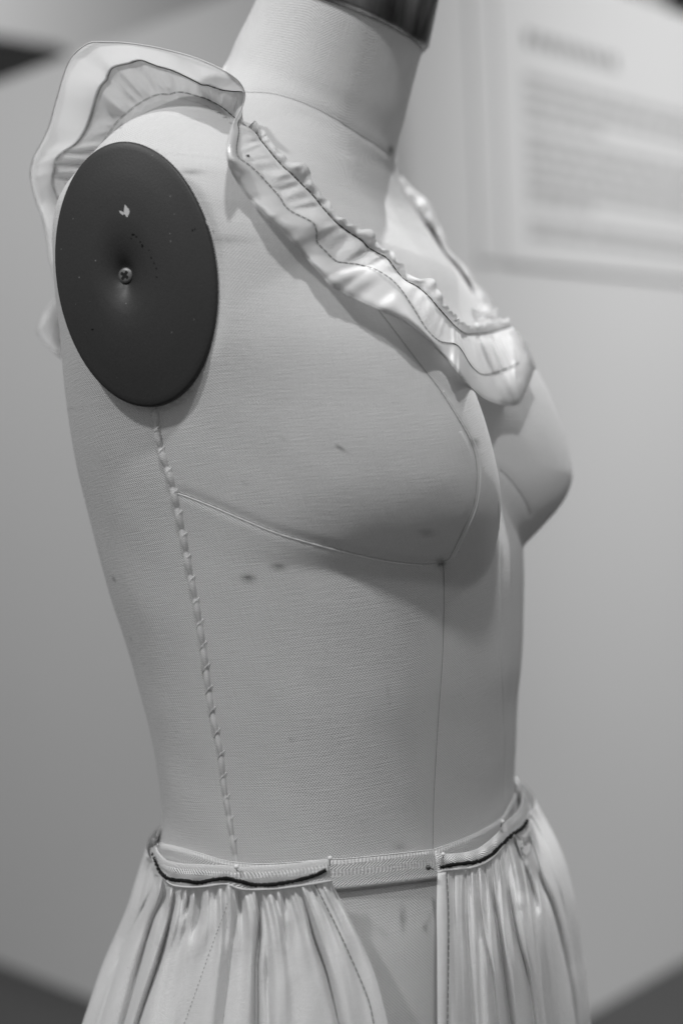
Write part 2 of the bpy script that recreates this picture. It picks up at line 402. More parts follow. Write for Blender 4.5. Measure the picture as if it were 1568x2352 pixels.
# side seam: hand-sewn welt with crossed stitches
P = surf_line(SIDE, 0.0, 2.0); n = len(P); s = np.arange(n)
ph = s*2.0/50.0
wr = 0.0012+0.0011*np.abs(np.sin(math.pi*ph+0.9*np.sin(s*0.013)))*(1-0.55*s/n)
fw, ff = tube_geo(P, wr, 10); ws = np.tile(np.linspace(0, 1, 10), n)
mesh('side_seam_welt', fw, ff, M_COVER, form, uv=np.stack([ws*1.2, np.repeat(s*0.06, 10)], 1))
P2 = surf_line([(x-6, y+1) for x, y in SIDE], 0.0002, 2.0); tube('side_seam_thread', P2, 0.00030, M_PALE_THREAD, form, 6)
sm = None
cs = cat(SIDE, step=25.0)
for i in range(len(cs)-1):
    a = cs[i]; t_ = cs[i+1]-a; t_ /= np.linalg.norm(t_); nn = np.array([t_[1], -t_[0]])
    for sg in (1,):
        if sg < 0 and i % 3 or sg > 0 and i % 2: continue
        q0 = a+nn*(-9)*1.0-t_*5*sg; q1 = a+nn*9-t_*(-8)*(-sg)
        if sg < 0: q0 = a+nn*(-8)-t_*8; q1 = a+nn*8+t_*8
        else: q0 = a+nn*(-8)+t_*10; q1 = a+nn*10-t_*10
        w0, wm, w1 = on_body(*q0, 0.0002), on_body(*a, 0.0021-0.0007*i/len(cs)), on_body(*q1, 0.0002)
        if w0 is None or w1 is None or wm is None: continue
        tube('stitch', cat([w0, wm, w1], n=7), 0.00022, M_PALE_THREAD, form, 5)
# neck cap
M_CAP, n_, l_, b_p = nt('neck_cap_metal')
tc_ = n_.new('ShaderNodeTexCoord'); mp_ = n_.new('ShaderNodeMapping'); mp_.inputs['Scale'].default_value = (70, 70, 4); l_.new(tc_.outputs['Object'], mp_.inputs[0])
nz_ = n_.new('ShaderNodeTexNoise'); nz_.inputs['Scale'].default_value = 1.0; nz_.inputs['Detail'].default_value = 5; l_.new(mp_.outputs[0], nz_.inputs[0])
cr_p = n_.new('ShaderNodeMapRange'); cr_p.inputs[1].default_value = 0.3; cr_p.inputs[2].default_value = 0.75; cr_p.inputs[3].default_value = 0.05; cr_p.inputs[4].default_value = 0.42; l_.new(nz_.outputs[0], cr_p.inputs[0]); l_.new(cr_p.outputs[0], b_p.inputs['Base Color'])
setp(b_p, Metallic=0.8, Roughness=0.38)
zc = [50.2, 50.2, 50.5, 54.5, 55.2, 55.3]; oc = [-0.3, 0.14, 0.28, 0.28, 0.0, -4.0]
i0 = len(ZS)-1; cr = []
for z, o_ in zip(zc, oc):
    zz = min(z, ZS[-1]); k = int(np.argmin(abs(ZS-zz))); v0, b_ = VB[k]
    if z > ZS[-1]: v0 = v0+(VB[-1, 0]-VB[-8, 0])/(ZS[-1]-ZS[-8])*(z-ZS[-1])
    cr.append(F3(*ring(z, v0, b_, o_)))
cr = np.array(cr); nk = len(zc)
mesh('neck_cap', cr.reshape(-1, 3), grid_faces(nk, NPH, True)+[tuple((nk-1)*NPH+k for k in range(NPH))], M_CAP, form)

# ---- arm plate
def plate_mat():
    m, n, l, b = nt('arm_plate_paint')
    tc = n.new('ShaderNodeTexCoord')
    z1 = n.new('ShaderNodeTexNoise'); z1.inputs['Scale'].default_value = 900; z1.inputs['Detail'].default_value = 2; l.new(tc.outputs['Object'], z1.inputs[0])
    z2 = n.new('ShaderNodeTexNoise'); z2.inputs['Scale'].default_value = 25; z2.inputs['Detail'].default_value = 5; l.new(tc.outputs['Object'], z2.inputs[0])
    v = math_n(n, l, 'ADD', 0.017, math_n(n, l, 'MULTIPLY', z1.outputs[0], 0.014)); v = math_n(n, l, 'ADD', v, math_n(n, l, 'MULTIPLY', z2.outputs[0], 0.008))
    z3 = n.new('ShaderNodeTexVoronoi'); z3.inputs['Scale'].default_value = 210; z3.feature = 'F1'; l.new(tc.outputs['Object'], z3.inputs[0])
    z4 = n.new('ShaderNodeTexNoise'); z4.inputs['Scale'].default_value = 160; l.new(tc.outputs['Object'], z4.inputs[0])
    sp = math_n(n, l, 'MULTIPLY', math_n(n, l, 'LESS_THAN', z3.outputs['Distance'], 0.10), math_n(n, l, 'GREATER_THAN', z4.outputs[0], 0.60))
    v = math_n(n, l, 'ADD', v, math_n(n, l, 'MULTIPLY', sp, 0.12))
    l.new(v, b.inputs['Base Color'])
    bp = n.new('ShaderNodeBump'); bp.inputs['Strength'].default_value = 0.25; bp.inputs['Distance'].default_value = 0.0002; l.new(z1.outputs[0], bp.inputs['Height']); l.new(bp.outputs[0], b.inputs['Normal'])
    setp(b, Roughness=0.48, Specular_IOR_Level=0.35)
    return m
M_PLATE = plate_mat()
prof = [(1.0, -.2), (1.0, .03), (.993, .09), (.978, .135), (.94, .18), (.85, .27), (.7, .40), (.55, .48), (.42, .51), (.32, .48), (.24, .40), (.17, .28), (.115, .13), (.08, .0), (.062, -.05), (.0, -.06)]
fr = pchip([-q[0] for q in prof[4:]], [q[1] for q in prof[4:]])
rs = [q[0] for q in prof[:4]]+list(np.linspace(.94, .0, 60)); hs = [q[1] for q in prof[:4]]+[float(fr(-r)) for r in np.linspace(.94, .0, 60)]
NP = 160; tt = np.arange(NP)*2*math.pi/NP
DC = np.array([-0.115, 0.03])
V_ = []
for r, h in zip(rs, hs):
    c = DC*(1-r)
    V_.append(CPL+E1*(c[0]+r*np.cos(tt))[:, None]+E2*(c[1]+r*np.sin(tt))[:, None]+PN*h*0.01)
V_ = np.array(V_)
pl = mesh('arm_plate', V_.reshape(-1, 3), grid_faces(len(rs), NP, True), M_PLATE, form)
def plate_pt(px, py, lift=0.0):
    P = on_plate(px, py, 0.006)
    q = pl_coord(P)[:2]; c = q-DC
    best = min(np.linspace(0, 1, 200), key=lambda r: abs(np.hypot(*(q-DC*(1-r)))-r))
    return CPL+E1*q[0]+E2*q[1]+PN*(np.interp(best, [1-0.06*i for i in range(17)][::-1], [float(fr(-max(0, min(.94, 1-0.06*i)))) for i in range(17)][::-1])*0.01+lift)
# screw with a cross recess
S0 = CPL+E1*DC[0]+E2*DC[1]-PN*0.0008; e1 = E1/np.linalg.norm(E1); e2 = E2-e1*(E2@e1); e2 /= np.linalg.norm(e2)
sr = 0.0043
M_SCREW = plain('screw_steel', 0.16, 0.45, 0.5, metal=0.5)
M_SLOT = plain('screw_slot', 0.012, 0.7, 0.2)
sv = []; sp_ = [(1.0, 0.0), (1.0, .0008), (.93, .0013), (.6, .0016), (.0, .0016)]
t8 = np.arange(40)*2*math.pi/40
for r, h in sp_: sv.append(S0+e1*(sr*r*np.cos(t8))[:, None]+e2*(sr*r*np.sin(t8))[:, None]+PN*h)
scr = mesh('screw', np.array(sv).reshape(-1, 3), grid_faces(5, 40, True), M_SCREW, pl)
cr_ = []; k = 0.0026; h_ = 0.0008; ang = 0.35
for (x, y) in [(-k,-h_),(-h_,-h_),(-h_,-k),(h_,-k),(h_,-h_),(k,-h_),(k,h_),(h_,h_),(h_,k),(-h_,k),(-h_,h_),(-k,h_)]:
    xr = x*math.cos(ang)-y*math.sin(ang); yr = x*math.sin(ang)+y*math.cos(ang); cr_.append(S0+e1*xr+e2*yr+PN*0.00175)
mesh('cross_slot', cr_, [tuple(range(12))], M_SLOT, pl, smooth=False)
M_CHIP = plain('chipped_paint', 0.5, 0.7, 0.2)
def chip(pts):
    c = np.mean(pts, 0); f = [plate_pt(*p, 0.00012) for p in pts]; 
    mesh('paint_chip', f, [tuple(range(len(f)))], M_CHIP, pl, smooth=False)
zq = lambda L: [(62.7+.32*x, 282.2+.32*y) for x, y in L]      # traced from a close view of the plate
chip(zq([(695,583),(706,594),(712,605),(722,612),(730,632),(727,650),(720,660),(716,675),(706,672),(700,660),(690,650),(689,625),(692,600)]))
chip(zq([(655,628),(668,630),(676,634),(688,640),(690,655),(680,660),(668,650),(660,643)]))
chip(zq([(1256,682),(1264,690),(1275,715),(1277,726),(1268,722),(1260,705)]))
M_SCUFF = plain('scuff', 0.008, 0.8, 0.1)
for q in [(752,800,20,9),(776,815,8,9),(805,852,6,8),(818,880,9,16),(884,966,6,9),(922,1044,7,8),(923,1106,7,6),(1166,760,5,14),(1182,752,4,12),(457,1480,12,8),(905,1005,4,10),(870,912,5,5),(738,826,6,5)]:
    x, y, a, b_ = q; L = [(x+a*math.cos(t)*(.6+.5*random.random()), y+b_*math.sin(t)*(.6+.5*random.random())) for t in np.arange(8)*.785]
    f = [plate_pt(*p, 0.0001) for p in zq(L)]; mesh('scuff_mark', f, [tuple(range(8))], M_SCUFF, pl, smooth=False)

# ------------------------------------------------------------------ ruffle
def depth_of(p): return (np.asarray(p)-CAM)@FWD
def lifted(px, py, lift, fallback=None):
    p, n = hit(px, py, BV)
    if p is None: return None
    d = ray(px, py); c = max(0.4, abs(n@d)/np.linalg.norm(d))
    return p - d*(lift/c)
def satin_mat():
    m, n, l, b = nt('satin_ribbon')
    uv = n.new('ShaderNodeUVMap'); uv.uv_map = 'UVMap'
    mp = n.new('ShaderNodeMapping'); mp.inputs['Scale'].default_value = (1, 22, 1); l.new(uv.outputs[0], mp.inputs[0])
    z = n.new('ShaderNodeTexNoise'); z.inputs['Scale'].default_value = 2.0; z.inputs['Detail'].default_value = 4; l.new(mp.outputs[0], z.inputs[0])
    l.new(math_n(n, l, 'ADD', 0.66, math_n(n, l, 'MULTIPLY', z.outputs[0], 0.05)), b.inputs['Base Color'])
    bp = n.new('ShaderNodeBump'); bp.inputs['Strength'].default_value = 0.12; bp.inputs['Distance'].default_value = 0.0004; l.new(z.outputs[0], bp.inputs['Height']); l.new(bp.outputs[0], b.inputs['Normal'])
    setp(b, Roughness=0.42, Specular_IOR_Level=0.5, Anisotropic=0.5, Sheen_Weight=0.1)
    return m
M_SATIN = satin_mat(); see_through(M_SATIN, 0.8, 0.35)
# stations along the ruffle: gather line, stitch line, outer edge (traced), lifts off the body in cm (stitch, edge) or a depth in metres
ST = [
 ((1174,750),(1194,768),(1205,784), 1.0,1.2), ((1164,753),(1204,806),(1229,842), 1.0,1.2),
 ((1149,757),(1191,832),(1224,852), 1.0,1.2), ((1124,764),(1165,846),(1196,922), 1.0,1.5), ((1098,767),(1134,857),(1158,930), .9,1.4), ((1075,768),(1104,859),(1118,919), .7,1.2),
 ((1060,762),(1080,838),(1085,894), .6,.9), ((1050,754),(1060,805),(1060,866), .7,.8), ((1040,745),(1044,790),(1041,843), .8,.8), ((1025,728),(1009,783),(1007,806), .8,.7),
 ((1005,706),(980,757),(972,770), .8,.6), ((983,680),(958,722),(930,738), .9,.8), ((957,658),(934,684),(893,720), 1.1,1.2), ((932,645),(915,658),(862,708), 1.1,1.4), ((913,626),(893,637),(825,692), 1.0,1.4),
 ((889,594),(858,617),(785,671), .8,1.3), ((865,580),(825,608),(758,652), .7,1.1), ((845,568),(795,604),(740,633), .6,1.0), ((831,553),(772,600),(720,610), .6,1.0), ((802,534),(745,574),(700,588), .5,1.1),
 ((787,523),(728,555),(685,570), .7,1.3), ((773,512),(727,532),(672,556), 1.0,1.3), ((760,499),(720,513),(660,543), 1.1,1.2), ((750,487),(700,501),(645,529), 1.0,1.0), ((739,474),(670,486),(625,512), .9,.9), ((718,448),(653,470),(605,492), .7,.9),
 ((700,430),(643,453),(585,471), .6,.9), ((680,410),(624,431),(567,449), .6,1.0), ((667,397),(610,416),(555,433), .6,1.1), ((653,385),(595,399),(542,412), .7,1.2), ((633,364),(571,378),(530,388), .8,1.3), ((612,338),(548,361),(523,362), 1.0,1.5),
 ((599,322),(544,338),(521,338), 1.2,1.7), ((591,309),(549,303),(529,301), 1.3,2.0), ((574,294),(547,282),(541,272), 1.4,2.2),
 ((560,284),(556,262),(551,254), 'd', 'd'), ((546,275),(558,228),(559,238), 'd', 'd'), ((535,267),(557,211),(562,214), 'd', 'd'), ((520,254),(535,210),(549,188), 'd', 'd'), ((505,243),(505,206),(520,165), 'd', 'd'),
 ((488,234),(480,197),(498,153), 'd', 'd'), ((471,226),(464,195),(475,143), 'd', 'd'), ((447,219),(448,187),(452,134), 'd', 'd'), ((425,213),(420,173),(428,126), 'd', 'd'), ((406,212),(392,161),(403,119), 'd', 'd'), ((389,217),(360,152),(352,107), 'd', 'd'),
 ((369,216),(324,139),(290,98), 'd', 'd'), ((352,221),(297,146),(240,96), 'd', 'd'), ((331,231),(262,155),(206,98), 'd', 'd'), ((318,239),(250,172),(175,119), 'd', 'd'), ((308,246),(247,183),(158,142), 'd', 'd'), ((296,256),(233,199),(146,172), 'd', 'd'),
 ((284,266),(222,226),(136,205), 'd', 'd'), ((272,277),(212,263),(124,246), 'd', 'd'), ((262,290),(199,297),(114,284), 'd', 'd'), ((245,315),(178,328),(98,322), 'd', 'd'), ((230,340),(151,345),(80,355), 'd', 'd'),
 ((215,365),(131,362),(72,382), 'd', 'd'), ((205,385),(126,386),(70,403), 'd', 'd'), ((195,410),(121,414),(75,432), 'd', 'd'), ((185,440),(128,438),(85,467), 'd', 'd'), ((178,480),(140,470),(97,495), 'd', 'd'), ((172,540),(150,535),(107,540), 'd', 'd'),
 ((170,590),(150,585),(115,592), 'd', 'd'), ((172,635),(152,630),(125,630), 'd', 'd'), ((176,680),(152,668),(131,678), 'd', 'd'), ((180,710),(146,705),(104,714), 'd', 'd'), ((182,740),(140,735),(88,753), 'd', 'd'), ((184,770),(146,765),(92,772), 'd', 'd'), ((186,800),(150,790),(115,799), 'd', 'd'), ((190,850),(170,840),(145,824), 'd', 'd')]
nS = len(ST)
iflip = next(i for i, q in enumerate(ST) if q[3] == 'd')
gd = np.zeros(nS); sd = np.zeros(nS); ed = np.zeros(nS)
for i, (g, s_, e, a, b_) in enumerate(ST):
    if a != 'd':
        gp = lifted(*g, 0.0045); gd[i] = depth_of(gp) if gp is not None else np.nan
        sp_ = lifted(*s_, a*0.01); ep = lifted(*e, b_*0.01)
        sd[i] = depth_of(sp_) if sp_ is not None else np.nan; ed[i] = depth_of(ep) if ep is not None else np.nan
# over and behind the shoulder: depths (metres) by station
dcrest = depth_of(on_body(*(404, 240))); dfr = gd[iflip-1]
print('crest depth', dcrest, 'front', dfr, 'gd', np.round(gd[:iflip], 3), 'sd', np.round(sd[:iflip], 3), 'ed', np.round(ed[:iflip], 3))
if globals().get('DBG'):
    for y in (780, 820, 860, 900, 960, 1020, 1075, 1120, 1160, 1200, 1250, 1319):
        r = []
        for x in range(960, 1330, 6):
            p, n_ = hit(x, y, BV); r.append(None if p is None else round(float(depth_of(p)), 3))
        js = [960+6*i for i in range(1, len(r)) if r[i] and r[i-1] and r[i]-r[i-1] > 0.015]
        print('ROW', y, 'jumps', js, 'end', 960+6*next((i for i, v in enumerate(r) if v is None), -1), r[:14])
ok = ~np.isnan(gd[:iflip]); gd[:iflip] = np.interp(np.arange(iflip), np.arange(iflip)[ok], gd[:iflip][ok])
ok = ~np.isnan(sd[:iflip]); sd[:iflip] = np.interp(np.arange(iflip), np.arange(iflip)[ok], sd[:iflip][ok])
ok = ~np.isnan(ed[:iflip]); ed[:iflip] = np.interp(np.arange(iflip), np.arange(iflip)[ok], ed[:iflip][ok])
sd[:iflip] = np.minimum(sd[:iflip], ed[:iflip]+0.028); gd[:iflip] = np.minimum(gd[:iflip], sd[:iflip]+0.032)
gx = np.array([q[0][0] for q in ST], float)
dtab_s = np.array([iflip-1, iflip, iflip+2, iflip+5, iflip+9, iflip+12, iflip+15, iflip+17, iflip+19, iflip+21, iflip+23, iflip+25, nS-9, nS-6, nS-1], float)
cr_d = {}
for x, y in ((535, 285), (471, 250), (404, 240), (352, 250), (308, 275), (285, 300)):
    p = on_body(x, y); cr_d[(x, y)] = None if p is None else round(float(depth_of(p)), 3)
print('shoulder depths', cr_d)
dtab_d = np.array([dfr, dfr+.003, dfr+.012, .812, .832, .842, .848, .853, .858, .864, .870, .880, .91, .955, .97])
for i in range(iflip, nS):
    gd[i] = np.interp(i, dtab_s, dtab_d)
    over = min(1, max(0, (i-iflip-1)/3.0))*min(1, max(0, (iflip+22-i)/8.0))     # the frill leans out over the arm
    sd[i] = gd[i]-0.004-0.020*over; ed[i] = gd[i]-0.010-0.042*over
# the twist where the frill turns from the chest on to the shoulder
for k, (i, a, b_) in enumerate(((iflip-2, -.012, -.024), (iflip-1, -.014, -.028), (iflip, -.008, -.026), (iflip+1, -.004, -.018), (iflip+2, .0, -.010))):
    sd[i] = gd[i]+a; ed[i] = gd[i]+b_
GP = np.array([q[0] for q in ST], float); SP = np.array([q[1] for q in ST], float); EP = np.array([q[2] for q in ST], float)
def dense(A, d):
    """catmull-rom through the stations with a common parameter"""
    Q = np.column_stack([A, d]); e = np.vstack([2*Q[0]-Q[1], Q, 2*Q[-1]-Q[-2]]); out = []
    for i in range(1, nS):
        t = np.linspace(0, 1, SUB, endpoint=False)[:, None]; a, b, c, f = e[i-1], e[i], e[i+1], e[i+2]
        out.append(0.5*(2*b+(c-a)*t+(2*a-5*b+4*c-f)*t*t+(3*b-a-3*c+f)*t**3))
    out.append(Q[-1:]); return np.vstack(out)
SUB = 16
ed_s, sd_s, gd_s = smooth1(ed, 1), smooth1(sd, 1), smooth1(gd, 1)
Gd, Sd, Ed = dense(GP, gd_s), dense(SP, sd_s), dense(EP, ed_s)
NT = len(Gd); tau = np.arange(NT)/SUB
def world(Q): return np.array([at(x, y, d) for x, y, d in Q])
arc = np.concatenate([[0], np.cumsum(np.linalg.norm(np.diff(world(Gd), axis=0), axis=1))])*100   # cm along the gathers
def n1(x, seed, sc):
    r = np.random.default_rng(seed); v = 0*x
    for k in range(6): v = v+np.sin(x*sc*(0.55+0.9*r.random())+r.random()*6.28)
    return v/3.0
# gathered heading on the other side of the gather line
perp = np.zeros((NT, 2)); tg = np.gradient(Gd[:, :2], axis=0); tg /= np.linalg.norm(tg, axis=1)[:, None]+1e-9
away = Gd[:, :2]-Sd[:, :2]; perp = np.stack([-tg[:, 1], tg[:, 0]], 1); perp *= np.sign((perp*away).sum(1))[:, None]
perp = smooth1(perp, 10); perp /= np.linalg.norm(perp, axis=1)[:, None]+1e-9
ps = 15+6*np.abs(n1(arc, 3, 3.6))+1.5*n1(arc, 6, 6)
for x, y, wd, amp in ((676, 412, 26, 22), (838, 556, 22, 16), (975, 674, 22, 16), (1125, 764, 40, 12)):
    ps = ps+amp*np.exp(-((Gd[:, 0]-x)**2+(Gd[:, 1]-y)**2)/wd**2)
ps = np.clip(ps, 7, 45)
sh = np.clip((tau-(iflip-1))/2, 0, 1); ps = ps*(1-sh)+sh*(14+3*n1(arc, 5, 6))
Hd = np.column_stack([Gd[:, :2]+perp*ps[:, None], Gd[:, 2]+0.002])
TCLEAR = next(i for i, q in enumerate(ST) if q[0] == (262, 290))*SUB
def clear(P, gap=0.0012):
    """keep cloth off the body"""
    out = P.copy()
    for i, p in enumerate(P):
        if i > TCLEAR: break
        d = p-CAM; L = np.linalg.norm(d); h = BV.ray_cast(Vector(CAM), Vector(d/L))
        if h[0] is not None and L > h[3]-gap: out[i] = CAM+d/L*(h[3]-gap)
    return out
front = 1-sh
NM, NE, NH = 16, 16, 7
warp = arc+0.7*n1(arc, 41, 0.9); amp_ = 0.75+0.45*n1(arc, 42, 0.7); puff = amp_*np.abs(n1(warp, 21, 2.3)); fold = 2.2*(smooth1(puff, 3)-puff.mean())+0.5*n1(arc, 25, 5.5); fine_ = n1(arc, 22, 9.0); big = n1(arc, 23, 1.25)
dirc = np.array([ray(x, y) for x, y in Gd[:, :2]]); dirc /= np.linalg.norm(dirc, axis=1)[:, None]
WG, WS, WE, WH = world(Gd), world(Sd), world(Ed), world(Hd)
MU = []
for j in range(NM+3):
    a = j/NM
    P = WG+(WS-WG)*a if a <= 1 else WS+(WE-WS)*(a-1)*0.6
    bulge = math.sin(math.pi*min(a, 1)**0.65)
    env = (0.35+0.65*(1-a))*min(1, a*4) if a <= 1 else 0.0
    l = 0.0034*bulge*front + (0.0032*fold+0.0017*fine_*max(0.0, 1-a)**1.2)*env*(1.0+1.0*sh) - (0.0 if a <= 1 else 0.0009)
    MU.append(P-dirc*(l+0.0003)[:, None])
HE = []
for j in range(NH):
    a = j/(NH-1)
    P = WG+(WH-WG)*a
    l = (0.0038+0.0006*fine_+0.0028*fold)*math.sin(math.pi*min(1, a*0.8))*front
    HE.append(P-dirc*l[:, None])
# a fuller path at the gather line, pinched by the thread
mus = np.array(HE[::-1]+MU[1:])
SA = []
for j in range(-2, NE+1):
    a = j/NE
    P = WS+(WE-WS)*a if a >= 0 else WS+(WG-WS)*(-a)*1.0
    l = 0.0010*front-0.0008*sh + (0.0045*big+0.0007*fold)*math.sin(math.pi*np.clip(a, 0, 1)*0.75)*(0.5+0.5*front) + 0.0032*math.sin(math.pi*np.clip(a, 0, 1)) - 0.0025*max(0, (a-.8)/.2)**2
    SA.append(P-dirc*np.broadcast_to(l, (NT,))[:, None])
sat = np.array(SA)
vis = slice(0, NT)
def tidy(A):
    B = np.array([clear(r) for r in A])
    for it in range(2):
        B[:, 1:-1] = 0.25*B[:, :-2]+0.5*B[:, 1:-1]+0.25*B[:, 2:]
    return B
mus, sat = tidy(mus), tidy(sat)
coll = empty('ruffled_strap', WG[NT//3]); tag(coll, 'gathered muslin ruffle edged with satin ribbon, over the near shoulder beside the arm plate', 'ruffle')
sheet('gathered_strip', mus, M_MUSLIN, coll)
rib = sheet('satin_ribbon', sat, M_SATIN, coll)
# woven picot edges of the ribbon
edge = np.array([sat[-1, i] for i in range(NT)]); tube('ribbon_edge', edge, 0.00040, M_SATIN, rib, 6)
def dashes(name, P, rad, on, off, mat, parent, lift):
    s = np.concatenate([[0], np.cumsum(np.linalg.norm(np.diff(P, axis=0), axis=1))]); gs = []; x = 0.0
    vd = (CAM-P); vd /= np.linalg.norm(vd, axis=1)[:, None]; P = P+vd*lift
    while x < s[-1]-on:
        q = np.linspace(x, x+on, 5); seg = np.stack([np.interp(q, s, P[:, k]) for k in range(3)], 1)
        gs.append(tube_geo(seg, [rad*.6, rad, rad, rad, rad*.6], 6)); x += on+off
    v, f = join_geo(gs); o = mesh(name, v, f, mat, parent); o['kind'] = 'stuff'; return o
def spike(P, seed, amp):
    r = np.random.default_rng(seed); return P+r.normal(size=P.shape)*amp
i_fr = int((iflip-0.8)*SUB)
jS = 2
stl = sat[2]
stl_f = stl[2*SUB:i_fr+SUB//2]; stl_b = stl[i_fr+2*SUB:(nS-10)*SUB]
dashes('topstitching', stl_f, 0.00023, 0.0029, 0.00035, M_THREAD, coll, 0.0010)
tube('topstitching', stl_b+(CAM-stl_b)/np.linalg.norm(CAM-stl_b, axis=1)[:, None]*0.0022, 0.00025, M_THREAD, coll, 6)
gl = mus[NH-1]; gl = spike(gl, 4, 0.0)
dashes('gathering_thread', gl[:i_fr-4], 0.00034, 0.0040, 0.0004, M_THREAD, coll, 0.0011)
gb = gl[i_fr+SUB:int((nS-14)*SUB)]
dashes('gathering_thread', gb, 0.00026, 0.0060, 0.0006, M_THREAD, coll, 0.0014)
p_ = lifted(569, 358, 0.012); 
tube('thread_end', cat([at(566, 358.5, .7455), at(573, 357.5, .7455)], n=4), 0.0006, M_THREAD, coll, 6)

# far strap, seen past the chest
FO = [(919,408),(932,418),(956,442),(988,480),(1012,525),(1030,572),(1072,618),(1112,676),(1134,704),(1142,728),(1150,748)]
FI = [(908,425),(922,440),(940,470),(964,505),(990,548),(1016,585),(1046,622),(1072,662),(1086,694),(1104,712),(1112,740)]
fo, fi = cat(FO, n=140), cat(FI, n=140)
fdep = np.interp(np.arange(140), [0, 30, 70, 105, 125, 139], [1.0, .985, .965, .945, .93, .915])
ar = np.arange(140)
gap = np.clip(np.exp(-((ar-52)/13)**2)*1.15+np.exp(-((ar-88)/22.0)**2)*1.25, 0, 1)
def fpt(i, a, dz):
    q = fi[i]+(fo[i]-fi[i])*a; o_ = 2.5*float(fw1[i])*a
    return at(q[0]+o_, q[1]-o_*.6, fdep[i]-0.006+0.012*a-dz)
fw1 = n1(ar*1.0, 33, .16); fw2 = n1(ar*1.0, 31, .33)
rows = [[fpt(i, gap[i]*0.52+(1-gap[i]*0.52)*a, (0.006+0.003*fw2[i])*math.sin(math.pi*a*0.9)+0.004*gap[i]) for i in range(140)] for a in np.linspace(0, 1.05, 11)]
fs = empty('ruffled_strap', np.array(rows[0][70])); tag(fs, 'far ruffled strap with satin edge, beyond the neckline on the far side of the chest', 'ruffle')
sheet('gathered_strip', np.array(rows[:6]), M_TAPE, fs, 0.0008); sheet('satin_ribbon', np.array(rows[5:]), M_SATIN, fs, 0.0008)
sheet('heading', np.array([[fpt(i, -0.22+0.40*a, 0.003*math.sin(math.pi*a)+0.001*fw2[i]) for i in range(140)] for a in np.linspace(0, 1, 6)]), M_TAPE, fs, 0.0008)
sheet('gap_shade_sheet', np.array([[fpt(i, -0.1+1.05*a, -0.03*math.sin(math.pi*a)-0.002) for i in range(140)] for a in np.linspace(0, 1, 7)]), M_TAPE, fs, 0.0008)  # sheet added behind the strap's openings so they darken by occlusion
# loop of heading where the two straps meet
lp = [(1083,705),(1100,716),(1125,714),(1142,706),(1138,728),(1118,742),(1092,738)]
L1 = cat(lp, n=60); rows = []
for j in range(5):
    rows.append([at(x, y+j*5*(0.6+0.4*math.sin(i*.3)), .905-0.012*math.sin(i/59*math.pi)) for i, (x, y) in enumerate(L1)])
sheet('heading_loop', np.array(rows), M_MUSLIN, fs)
# ------------------------------------------------------------------ skirt panels on a tape
SL = pchip([1800,1955,1996,2106,2226,2352,2490,2620], [365,352,334,303,250,207,160,120])
SR = pchip([1760,1847,1886,1962,2039,2150,2284,2352,2480,2620], [1196,1211,1238,1276,1300,1317,1334,1339,1352,1365])
fAs = pchip([-20, -12, -6, -2, 1, 4], [19.0, 17.4, 15.6, 14.4, 13.8, 13.6])
ZK = np.linspace(-18, 4, 45); kb = []
v0, b_ = 0.0, 11.5
_fA, _fN, _fT, _fXL, _fXR = fA, fN, fT, fXL, fXR
fA, fXL, fXR = fAs, SL, SR
for z in ZK[::-1]:
    v0, b_ = solve(z, v0, b_); kb.append((v0, b_))
kb = smooth1(np.array(kb[::-1]), 4)
fA, fXL, fXR = _fA, _fXL, _fXR
def sk(phi, z, off=0.0):
    z = np.asarray(z, float); v0 = np.interp(z, ZK, kb[:, 0]); b_ = np.interp(z, ZK, kb[:, 1])+off; a = fAs(z)+off; n = 2.2
    c, s = np.cos(phi), np.sin(phi); r = (np.abs(c)**n+np.abs(s)**n)**(-1/n)
    return F3(a*r*s, v0+b_*r*c, z)
GS = np.array([sk(PHI, z+0*PHI) for z in ZK]); BVS = BVHTree.FromPolygons(GS.reshape(-1, 3).tolist(), grid_faces(len(ZK), NPH, True))
def on_skirt(px, py, lift=0.0):
    """point on the flared surface; beside its outline, the nearest point along the ray"""
    p, n = hit(px, py, BVS); d = ray(px, py)
    if p is None:
        best = None
        for t in np.linspace(0.74, 1.06, 65):
            q = CAM+d*t; h = BVS.find_nearest(Vector(q))
            if best is None or h[3] < best[0]: best = (h[3], q)
        return best[1]-d*lift
    c = max(0.5, abs(n@d)/np.linalg.norm(d)); return p-d*(lift/c)
def sk_phi(P):
    D = (P-ORG)*100; u, v, z = D@UR, D@VF, D@EZ
    v0 = np.interp(z, ZK, kb[:, 0]); b_ = np.interp(z, ZK, kb[:, 1]); a = float(fAs(z))
    return math.atan2(u/a, (v-v0)/b_), z
def curve(pts): p = np.array(pts, float); o = np.argsort(p[:, 0]); return pchip(p[o, 0], p[o, 1])
def curvey(pts): p = np.array(pts, float); o = np.argsort(p[:, 1]); return pchip(p[o, 1], p[o, 0])
LOW_L = [(348,1955),(356,1975),(366,2001),(390,2030),(414,2036),(457,2036),(519,2029),(558,2041),(620,2041),(668,2036),(716,2029),(762,2022)]
LOW_R = [(1003,2005),(1022,2000),(1084,1993),(1123,1976),(1151,1948),(1171,1926),(1209,1892),(1214,1860)]
EDGE_L = [(756,2005),(762,2025),(783,2068),(826,2154),(860,2236),(891,2352),(920,2480)]
EDGE_R = [(1005,1990),(1005,2006),(1003,2092),(1004,2175),(1005,2352),(1006,2480)]
YB = 2470
